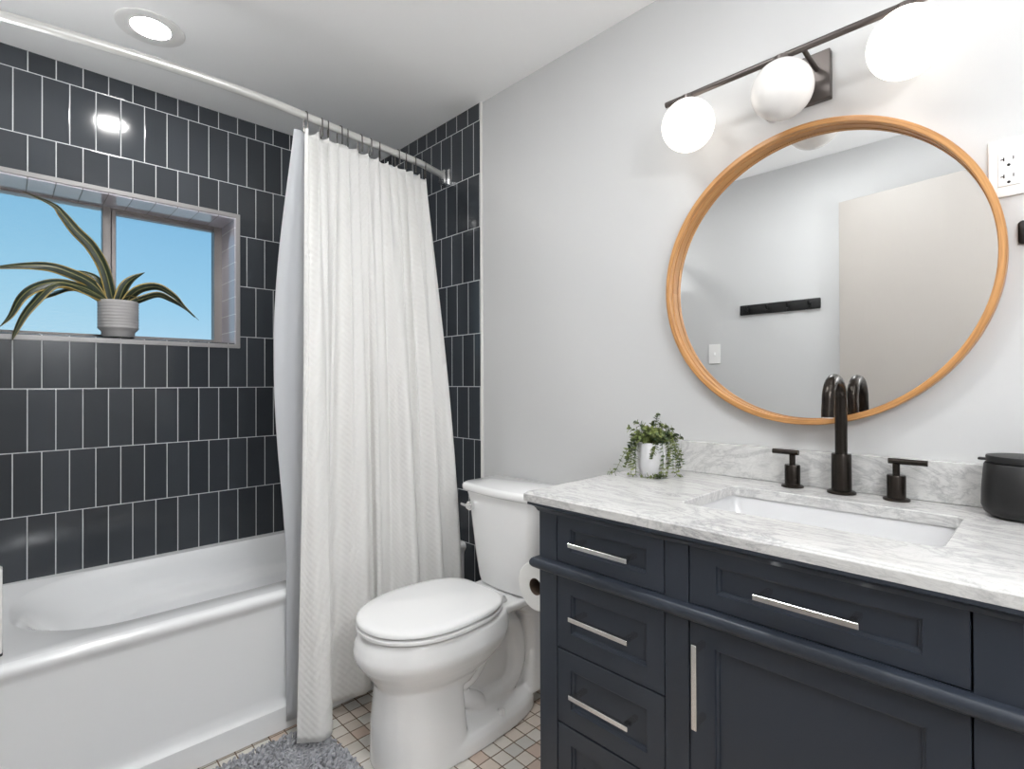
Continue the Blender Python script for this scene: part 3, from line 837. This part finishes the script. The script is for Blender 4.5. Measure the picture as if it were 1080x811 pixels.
for xx, sgn in ((2.047, -1), (2.254, 1)):
    bm = NB(); lathe(bm, [(.0245, z), (.0245, z+.0035), (.022, z+.0055), (.0172, z+.0065), (.0172, z+.052), (.0162, z+.054), (.007, z+.0545)], xx, FY, 32)
    hnd = obj('handle_base', bm, M['black_metal'], fa, 35)
    bm = NB(); cyl(bm, (xx, FY, z+.053), (xx, FY, z+.078), .0068, 20)
    x2 = xx+sgn*.0; a, b = (xx-.045, xx+.014) if sgn < 0 else (xx-.014, xx+.054)
    cyl(bm, (a, FY, z+.0835), (b, FY, z+.0835), .0062, 20)
    obj('lever', bm, M['black_metal'], hnd, 40)

# ---- black container
dp = thing('black_canister', 'matte black lidded canister on the counter, cut by the right edge', 'canister', (2.450, -.078, CT))
bm = NB(); lathe(bm, [(.034, CT+.0006), (.044, CT+.0025), (.053, CT+.010), (.0575, CT+.022), (.0570, CT+.050), (.0535, CT+.098), (.0515, CT+.1015), (.047, CT+.102)], 2.449, -.0805, 48)
obj('body', bm, M['black_matte'], dp, 50)
bm = NB(); lathe(bm, [(.046, CT+.1025), (.0495, CT+.1035), (.0505, CT+.1130), (.0495, CT+.1155), (.044, CT+.1165)], 2.449, -.0805, 48)
box(bm, 2.388, 2.415, -.089, -.073, CT+.1045, CT+.1090, .0015)
obj('lid', bm, M['black_matte'], dp, 50)

# ---- small trailing plant
px_, py_ = 1.727, -.155
pl = thing('trailing_plant', 'small trailing plant with tiny green leaves in a white pot on the counter', 'plant', (px_, py_, CT))
bm = NB(); n = 40; PH = .092
def potring(r, z): return [(px_+r*(1+.010*cos(10*2*pi*i/n))*cos(2*pi*i/n), py_+r*(1+.010*cos(10*2*pi*i/n))*sin(2*pi*i/n), z) for i in range(n)]
loft(bm, [potring(.034, CT+.0006), potring(.038, CT+.004), potring(.0425, CT+.05), potring(.0435, CT+PH), potring(.0405, CT+PH+.0005), potring(.0395, CT+PH-.010)], True, True)
obj('pot', bm, M['pot_white'], pl, 60)
bm = NB(); lathe(bm, [(.038, CT+PH-.009), (.037, CT+PH-.004), (.015, CT+PH-.001)], px_, py_, 24); obj('soil', bm, M['soil'], pl, True)
bs_, bl_ = NB(), NB()
def leaf(bm, p, d, up, L, W):
    d = Vector(d).normalized(); sde = d.cross(Vector(up)).normalized(); u = sde.cross(d)
    prof_ = ((0, .05), (.3, .42), (.6, .5), (.85, .3), (1, .02))
    A, B2, C2 = [], [], []
    for t, w_ in prof_:
        c = p+d*L*t-u*(L*.18*t*t)
        A.append(bm.verts.new(c-sde*W*w_+u*W*.12)); B2.append(bm.verts.new(c)); C2.append(bm.verts.new(c+sde*W*w_+u*W*.12))
    for i in range(4):
        bm.faces.new((A[i], B2[i], B2[i+1], A[i+1])); bm.faces.new((B2[i], C2[i], C2[i+1], B2[i+1]))
rr2 = random.Random(11)
def stem(pts, nleaf, L=.0125, W=.0088):
    P = catmull(pts, nleaf*2+2)
    tube(bs_, P, .0007, 5)
    for i in range(nleaf):
        p = P[i*2+2] if i*2+2 < len(P) else P[-1]
        t = (P[min(i*2+3, len(P)-1)]-P[i*2+1]).normalized()
        for s in (0, 1):
            a = rr2.uniform(0, 2*pi) if rr2.random() < .4 else (i % 2)*pi/2+s*pi
            q, r_ = frame_at(t); side = q*cos(a)+r_*sin(a)
            l = L*rr2.uniform(.7, 1.15)
            leaf(bl_, p, side*.9+t*.6, t+Vector((.001, .002, .5)), l, W*rr2.uniform(.8, 1.15))
def pv(ux, uz, dy=0): return Vector((px_+ux, py_+dy, CT+uz))
# view-facing direction helpers: camera looks from (+x,-y); "right" in the picture is (+x,+y)
RG = Vector((.74, .67, 0)); TO = Vector((.55, -.83, 0))
def P3(r, z, f): v = Vector((px_, py_, CT))+RG*r+TO*f; v.z += z; return v
zt0 = PH
# upright / arching stems
for (r, z_, f) in ((.012, .165, 0), (-.052, .148, .01), (-.068, .130, .005), (.02, .14, .02), (.05, .128, 0), (.062, .112, .01), (-.03, .135, -.02), (0, .138, -.03), (.035, .135, -.02), (-.045, .12, .03), (-.02, .13, .03), (.04, .118, .03), (.075, .105, 0), (-.01, .12, .04), (.01, .115, .045), (-.06, .11, -.02), (.06, .105, -.03), (-.035, .105, .04), (.028, .105, .045)):
    stem([P3(r*.2, zt0-.005, f*.3), P3(r*.45, zt0+(z_-zt0)*.6, f*.6), P3(r*.8, z_-.004, f*.9), P3(r, z_, f)], 11)
# a few that arch over the rim and trail down to the counter
for (r, f, zend, r2) in ((-.052, .012, .022, -.078), (-.060, .005, .008, -.105), (-.046, .022, .005, -.050), (-.056, -.004, .018, -.062), (-.044, .028, .018, -.056), (-.058, .016, .035, -.070), (.020, .046, .006, .022), (.002, .047, .052, -.006), (.042, .030, .005, .032), (.052, .018, .004, .060), (.050, .010, .010, .066),
                         (.054, .002, .020, .072), (.046, .026, .010, .050), (.058, .012, .030, .078), (-.048, .018, .045, -.072), (.034, .038, .030, .040)):
    top = zt0+rr2.uniform(.012, .024)
    mid = (r+r2)/2
    pts = [P3(r*.4, zt0-.004, f*.4), P3(r*.85, top, f*.85), P3(r*1.06, zt0-.008, f*1.1), P3(mid*1.04, (zt0+zend)*.5, f*1.12), P3(r2, zend+.004, f*1.15)]
    if zend < .01: pts.append(P3(r2+(.012 if r2 > .04 else -.018), zend+.003, f*1.2))
    stem(pts, 17)
# one low runner lying on the counter toward the front
stem([P3(.022, .050, .048), P3(.016, .012, .050), P3(-.002, .006, .054), P3(-.035, .006, .058)], 12)
# crown filler
for k in range(26):
    a = rr2.uniform(0, 2*pi); r_ = rr2.uniform(.005, .045)
    q = Vector((px_+r_*cos(a), py_+r_*sin(a), CT+zt0+rr2.uniform(.010, .038)))
    stem([Vector((px_+r_*.5*cos(a), py_+r_*.5*sin(a), CT+zt0-.004)), (q+Vector((px_, py_, CT+zt0)))/2+Vector((0, 0, .012)), q], 6)
for b_ in (bs_, bl_):
    for v in b_.verts: v.co.z = max(v.co.z, CT+.0012)
obj('stems', bs_, M['small_leaf'], pl, True)
obj('leaves', bl_, M['small_leaf'], pl, 'keep')

# ================================================================== WINDOW SILL PLANT
qx, qy, qz = -.085, -1.106, WZ0+.0135
sp_ = thing('strap_leaf_plant', 'plant with long yellow-edged arching leaves in a grey pot on the window sill', 'plant', (qx, qy, qz))
bm = NB()
prof = [(.050, qz-.0015), (.053, qz+.004), (.054, qz+.018), (.0645, qz+.030)]
for k in range(9):
    z0 = qz+.030+k*.0118
    prof += [(.0655, z0+.001), (.0667, z0+.0045), (.0667, z0+.0085), (.0652, z0+.0114)]
prof += [(.0655, qz+.1385), (.0635, qz+.1405), (.0615, qz+.138), (.060, qz+.125)]
lathe(bm, prof, qx, qy, 56); obj('pot', bm, M['pot_grey'], sp_, 50)
bm = NB(); lathe(bm, [(.058, qz+.124), (.058, qz+.128), (.03, qz+.130)], qx, qy, 24); obj('soil', bm, M['soil'], sp_, True)
LV = [
 [(-.085, -1.112, 1.44), (-.085, -1.122, 1.456), (-.08, -1.148, 1.576), (-.075, -1.189, 1.66), (-.07, -1.236, 1.711), (-.065, -1.274, 1.761), (-.06, -1.304, 1.792), (-.05, -1.386, 1.817)],
 [(-.085, -1.116, 1.44), (-.085, -1.131, 1.455), (-.075, -1.189, 1.519), (-.06, -1.252, 1.548), (-.05, -1.312, 1.562), (-.04, -1.376, 1.555), (-.03, -1.443, 1.537), (-.02, -1.481, 1.518)],
 [(-.080, -1.118, 1.44), (-.080, -1.135, 1.455), (-.06, -1.206, 1.494), (-.03, -1.284, 1.505), (-.01, -1.349, 1.48), (.01, -1.39, 1.435), (.02, -1.417, 1.368), (.03, -1.443, 1.325)],
 [(-.075, -1.120, 1.44), (-.075, -1.139, 1.459), (-.05, -1.206, 1.484), (-.03, -1.269, 1.502), (-.01, -1.314, 1.484), (.01, -1.357, 1.421), (.02, -1.384, 1.371), (.03, -1.404, 1.315), (.035, -1.412, 1.282)],
 [(-.09, -1.120, 1.44), (-.09, -1.147, 1.453), (-.1, -1.202, 1.49), (-.11, -1.255, 1.496), (-.12, -1.308, 1.466), (-.12, -1.366, 1.432)],
 [(-.09, -1.112, 1.44), (-.09, -1.122, 1.456), (-.09, -1.163, 1.534), (-.1, -1.21, 1.56), (-.11, -1.279, 1.557)],
 [(-.09, -1.104, 1.44), (-.09, -1.105, 1.452), (-.09, -1.088, 1.513), (-.1, -1.061, 1.555), (-.11, -1.015, 1.591)],
 [(-.08, -1.098, 1.44), (-.08, -1.084, 1.453), (-.07, -1.065, 1.487), (-.055, -1.032, 1.515), (-.04, -.981, 1.524), (-.03, -.928, 1.492), (-.025, -.892, 1.451), (-.02, -.839, 1.4)],
 [(-.08, -1.094, 1.44), (-.08, -1.071, 1.451), (-.08, -1.028, 1.476), (-.08, -.974, 1.498), (-.08, -.928, 1.481), (-.08, -.88, 1.453), (-.08, -.84, 1.417)],
 [(-.10, -1.112, 1.44), (-.105, -1.135, 1.48), (-.12, -1.20, 1.522), (-.13, -1.26, 1.50), (-.135, -1.32, 1.47)],
 [(-.07, -1.100, 1.44), (-.065, -1.090, 1.465), (-.05, -1.07, 1.478), (-.04, -1.045, 1.47)],
]
WID = [.021, .021, .023, .019, .016, .017, .019, .017, .014, .013, .009]
bm = NB(); uvl = bm.loops.layers.uv.new('UVMap')
for li, (pts, wd) in enumerate(zip(LV, WID)):
    bm_n = 40; P = catmull(pts, bm_n)
    rows = []
    for i, p in enumerate(P):
        t = i/(bm_n-1); tn = (P[min(i+1, bm_n-1)]-P[max(i-1, 0)]).normalized()
        # blade lies flat along the arch and twists a little toward the room
        if i == 0: side0 = Vector((1, .15, 0))
        side = (side0-tn*side0.dot(tn)).normalized(); side0 = side; nrm = side.cross(tn).normalized()
        tw = .95+.45*sin(t*3+li)
        side = side*cos(tw)+nrm*sin(tw); nrm = side.cross(tn).normalized()
        wv = wd*(min(1, .45+t*3))*(1-max(0, (t-.45)/.55)**1.7)+.0006
        rows.append([(p+side*wv*a+nrm*wv*.35*abs(a)) for a in (-1, -.6, -.2, .2, .6, 1)])
    vr = [[bm.verts.new(q) for q in r] for r in rows]
    for i in range(bm_n-1):
        for k in range(5):
            f = bm.faces.new((vr[i][k], vr[i][k+1], vr[i+1][k+1], vr[i+1][k]))
            for lp, (kk, ii) in zip(f.loops, ((k, i), (k+1, i), (k+1, i+1), (k, i+1))): lp[uvl].uv = (kk/5, ii/bm_n)
lv = obj('leaves', bm, M['strap_leaf'], sp_, 'keep'); sol = lv.modifiers.new('thickness', 'SOLIDIFY'); sol.thickness = .0008

# ================================================================== MIRROR
MC = (2.065, 1.392); MR = .3655
mir = thing('round_mirror', 'large round mirror with a honey oak rim above the sink', 'mirror', (MC[0], 0, MC[1]))
bm = NB(); n = 128
prof = [(MR-.004, -.0008), (MR, -.003), (MR, -.038), (MR-.002, -.040), (MR-.0115, -.040), (MR-.013, -.0385), (MR-.013, -.0225), (MR-.0145, -.0225), (MR-.0145, -.0212), (MR-.013, -.0212), (MR-.013, -.0008)]
loft(bm, [[(MC[0]+r*cos(2*pi*i/n), y, MC[1]+r*sin(2*pi*i/n)) for i in range(n)] for r, y in prof+[prof[0]]], False, False)
obj('frame', bm, M['oak'], mir, 35, label='honey oak hoop frame')
bm = NB(); loft(bm, [[(MC[0]+(MR-.0125)*cos(2*pi*i/n), y, MC[1]+(MR-.0125)*sin(2*pi*i/n)) for i in range(n)] for y in (-.002, -.007)]); obj('glass', bm, M['mirror'], mir)

# ================================================================== VANITY LIGHT
vl = thing('vanity_light', 'dark bronze three-globe bar light on the wall above the mirror', 'wall light', (2.05, 0, 1.87))
bm = NB(); box(bm, 1.973, 2.124, -.020, -.0005, 1.811, 1.928, .002); obj('back_plate', bm, M['bronze'], vl)
BZ, BY = 1.8945, -.12
bm = NB(); cyl(bm, (1.750, BY, BZ), (2.352, BY, BZ), .0078, 20); obj('bar', bm, M['bronze'], vl, True)
for ax in (2.095, 2.003):
    bm = NB(); cyl(bm, (ax, -.0195, 1.887), (ax, BY, BZ), .0055, 16); obj('arm', bm, M['bronze'], vl, True)
for gx, lit in ((1.814, 1), (2.050, 0), (2.286, 1)):
    bm = NB(); cyl(bm, (gx, BY, BZ), (gx, BY, BZ-.013), .017, 24); s_ = obj('socket', bm, M['bronze'], vl, True)
    bm = NB(); bmesh.ops.create_uvsphere(bm, u_segments=48, v_segments=32, radius=.0675); bm.transform(Matrix.Translation((gx, BY, 1.8170)))
    obj('globe', bm, M['globe_on'] if lit else M['globe_off'], vl, True, label='glowing white globe' if lit else 'unlit opal white globe')

# ================================================================== RECESSED DOWNLIGHT + ADDED FILL LAMPS
def downlight(x, y, label, mat):
    t = thing('recessed_light', label, 'ceiling light', (x, y, ZC))
    bm = NB(); lathe(bm, [(.055, ZC-.0005), (.056, ZC-.0025), (.090, ZC-.005), (.096, ZC-.003), (.096, ZC-.0002)], x, y, 48, cap0=False, cap1=False); obj('trim_ring', bm, M['white_plastic'], t, True)
    bm = NB(); lathe(bm, [(.0545, ZC-.0003), (.0545, ZC-.002), (.045, ZC-.0026)], x, y, 48); obj('lens', bm, mat, t, True)
    return t
downlight(.438, -1.088, 'round recessed downlight glowing in the ceiling over the tub', M['can_on'])
# pendant added out of view to brighten the room
def pendant(x, y, zg, r, strength, label):
    t = thing('fill_pendant', label, 'ceiling light', (x, y, ZC))
    m = emis('opal pendant glass, lit', (.96, .985, 1.0, 1), strength)
    bm = NB(); lathe(bm, [(.055, ZC-.0003), (.055, ZC-.015), (.045, ZC-.022), (.008, ZC-.023)], x, y, 32); obj('ceiling_rose', bm, M['bronze'], t, True)
    bm = NB(); cyl(bm, (x, y, ZC-.020), (x, y, zg+r-.004), .005, 12); obj('rod', bm, M['bronze'], t, True)
    bm = NB(); bmesh.ops.create_uvsphere(bm, u_segments=40, v_segments=24, radius=r); bm.transform(Matrix.Translation((x, y, zg))); obj('globe', bm, m, t, True)
pendant(2.98, -1.15, 1.72, .135, FILL_PENDANT, 'added fill lamp shaped as a round opal pendant near the right wall, out of the picture')
def uplighter(x, y, nx, ny, z, strength, label):
    # added fill lamp: open metal bowl on the wall, bounces light off the ceiling
    t = thing('fill_uplighter', label, 'wall light', (x, y, z))
    m = emis('uplighter lens, lit', (.97, .99, 1.0, 1), strength)
    cx, cy = x+nx*.10, y+ny*.10
    bm = NB(); lathe(bm, [(.02, z-.07), (.06, z-.055), (.085, z-.02), (.092, z+.02), (.089, z+.02), (.083, z-.012), (.02, z-.015)], cx, cy, 32, cap1=False); obj('bowl', bm, M['bronze'], t, True)
    bm = NB(); lathe(bm, [(.083, z-.006), (.082, z-.001)], cx, cy, 32); obj('lens', bm, m, t, True)
    bm = NB(); w_ = .03; box(bm, min(x, x+nx*.012)-w_*abs(ny), max(x, x+nx*.012)+w_*abs(ny), min(y, y+ny*.012)-w_*abs(nx), max(y, y+ny*.012)+w_*abs(nx), z-.06, z+.02, .002); obj('mounting_plate', bm, M['bronze'], t)
uplighter(XR-.0005, -.90, -1, 0, 1.70, FILL_UPLIGHT_R, 'added fill lamp, a bronze bowl uplighter on the right wall, out of the picture')
uplighter(.66, YB+.0005, 0, 1, 1.62, FILL_UPLIGHT_B, 'added fill lamp, a bronze bowl uplighter on the rear wall above the tub end, out of the picture')
M['fill_disc_on'] = emis('flush lamp diffuser, lit', (.97, .99, 1.0, 1), FILL_DISC)
fl = thing('fill_ceiling_lamp', 'added fill lamp, a round flush ceiling lamp at the middle of the room, out of the picture', 'ceiling light', (1.72, -.98, ZC))  # added out of view as overhead fill light
bm = NB(); lathe(bm, [(.205, ZC-.0003), (.215, ZC-.002), (.215, ZC-.024), (.208, ZC-.028), (.200, ZC-.028)], 1.72, -.98, 48, cap1=False); obj('rim', bm, M['white_plastic'], fl, True)
bm = NB(); lathe(bm, [(.200, ZC-.027), (.185, ZC-.033), (.13, ZC-.038), (.06, ZC-.040)], 1.72, -.98, 48); obj('diffuser', bm, M['fill_disc_on'], fl, True)

# ================================================================== OUTLET, HOOKS, SWITCH
ou = thing('outlet_plate', 'white two-gang outlet plate on the wall right of the mirror', 'outlet', (2.46, 0, 1.55))
bm = NB(); box(bm, 2.401, 2.520, -.0065, -.0003, 1.497, 1.612, .002); obj('plate', bm, M['white_plastic'], ou)
def receptacle(x):
    bm = NB(); box(bm, x, x+.033, -.0085, -.006, 1.5170, 1.5840, .001, 1); r = obj('receptacle', bm, M['white_plastic'], ou)
    for zc2 in (1.5675, 1.5335):
        bm = NB()
        box(bm, x+.0085, x+.0105, -.0089, -.0084, zc2-.001, zc2+.0065); box(bm, x+.0045, x+.0085, -.0089, -.0084, zc2+.0016, zc2+.0036)
        box(bm, x+.0225, x+.0242, -.0089, -.0084, zc2-.0, zc2+.0065)
        cyl(bm, (x+.0165, -.0084, zc2-.0095), (x+.0165, -.0089, zc2-.0095), .0027, 14)
        obj('slots', bm, M['slot'], r)
receptacle(2.4150); receptacle(2.4730)
for zz in (1.6045, 1.503):
    for xx in (2.4315, 2.4895):
        bm = NB(); cyl(bm, (xx, -.0062, zz), (xx, -.0072, zz), .0022, 12); obj('screw', bm, M['white_plastic'], ou, True)
hk = thing('wall_hook', 'black wall hook below the outlet, cut by the right edge of the photo', 'hook', (2.466, 0, 1.42))
bm = NB(); box(bm, 2.444, 2.492, -.010, -.0005, 1.398, 1.444, .006, 3); obj('mounting_plate', bm, M['black_matte'], hk, True)
bm = NB(); tube(bm, catmull([(2.468, -.009, 1.418), (2.468, -.03, 1.412), (2.468, -.045, 1.42), (2.468, -.048, 1.436)], 14), .005, 12); obj('prong', bm, M['black_matte'], hk, True)

hr = thing('hook_rail', 'black rail with four coat hooks on the rear wall, seen in the mirror', 'hook rail', (1.437, YB, 1.54))
ry = YB
bm = NB(); box(bm, 1.230, 1.645, ry+.0005, ry+.014, 1.513, 1.569, .006, 3); obj('rail', bm, M['black_matte'], hr, True)
for k in range(4):
    x = 1.279+k*.106
    bm = NB(); tube(bm, catmull([(x, ry+.012, 1.545), (x, ry+.034, 1.538), (x, ry+.044, 1.546), (x, ry+.046, 1.556)], 12), .006, 10)
    tube(bm, catmull([(x, ry+.012, 1.530), (x, ry+.026, 1.522), (x, ry+.030, 1.530)], 10), .005, 10)
    obj('hook', bm, M['black_matte'], hr, True)
sw = thing('light_switch', 'white toggle light switch on the rear wall, seen in the mirror', 'switch', (1.077, YB, 1.30))
bm = NB(); box(bm, 1.042, 1.112, YB+.0005, YB+.006, 1.243, 1.358, .002); obj('plate', bm, M['white_plastic'], sw)
bm = NB(); box(bm, 1.0715, 1.0825, YB+.005, YB+.016, 1.293, 1.309, .002); obj('toggle', bm, M['white_plastic'], sw)

# ================================================================== BATH RUG
rug = thing('bath_rug', 'shaggy grey chenille bath rug on the floor beside the tub', 'rug', (1.03, -1.0, 0))
RX0, RX1, RY0, RY1 = .795, 1.33, -1.45, -.680
bm = NB(); box(bm, RX0+.006, RX1-.006, RY0+.006, RY1-.006, .0006, .008, .002); obj('backing', bm, M['rug'], rug)
bm = NB(); rr3 = random.Random(5)
def tuft(bm, x, y, z, dx, dy, h, r):
    prev = None; rings = []
    for k, (f, rr_) in enumerate(((0, .8), (.4, 1.05), (.8, .95), (1.0, .45))):
        c = Vector((x+dx*f*f, y+dy*f*f, z+h*f*(1-.25*f)))
        rings.append([c+Vector((r*rr_*cos(a*pi*2/5), r*rr_*sin(a*pi*2/5), 0)) for a in range(5)])
    vr = [[bm.verts.new(p) for p in q] for q in rings]
    for a, b in zip(vr, vr[1:]):
        for i in range(5): bm.faces.new((a[i], a[(i+1) % 5], b[(i+1) % 5], b[i]))
    bm.faces.new(vr[-1])
st = .0112; y = RY0
while y < RY1:
    x = RX0
    while x < RX1:
        # the curtain hem presses the pile down where it rests
        near = (.84 < x < .95 and -.83 < y < -.68)
        h = rr3.uniform(.019, .028) * (.55 if near else 1)
        a = rr3.uniform(0, 2*pi); l = rr3.uniform(.002, .013)
        tuft(bm, x+rr3.uniform(-.003, .003), y+rr3.uniform(-.003, .003), .004, l*cos(a), l*sin(a), h, rr3.uniform(.0044, .0058))
        x += st
    y += st
pile = obj('pile', bm, M['rug'], rug, 60); pile['kind'] = 'stuff'
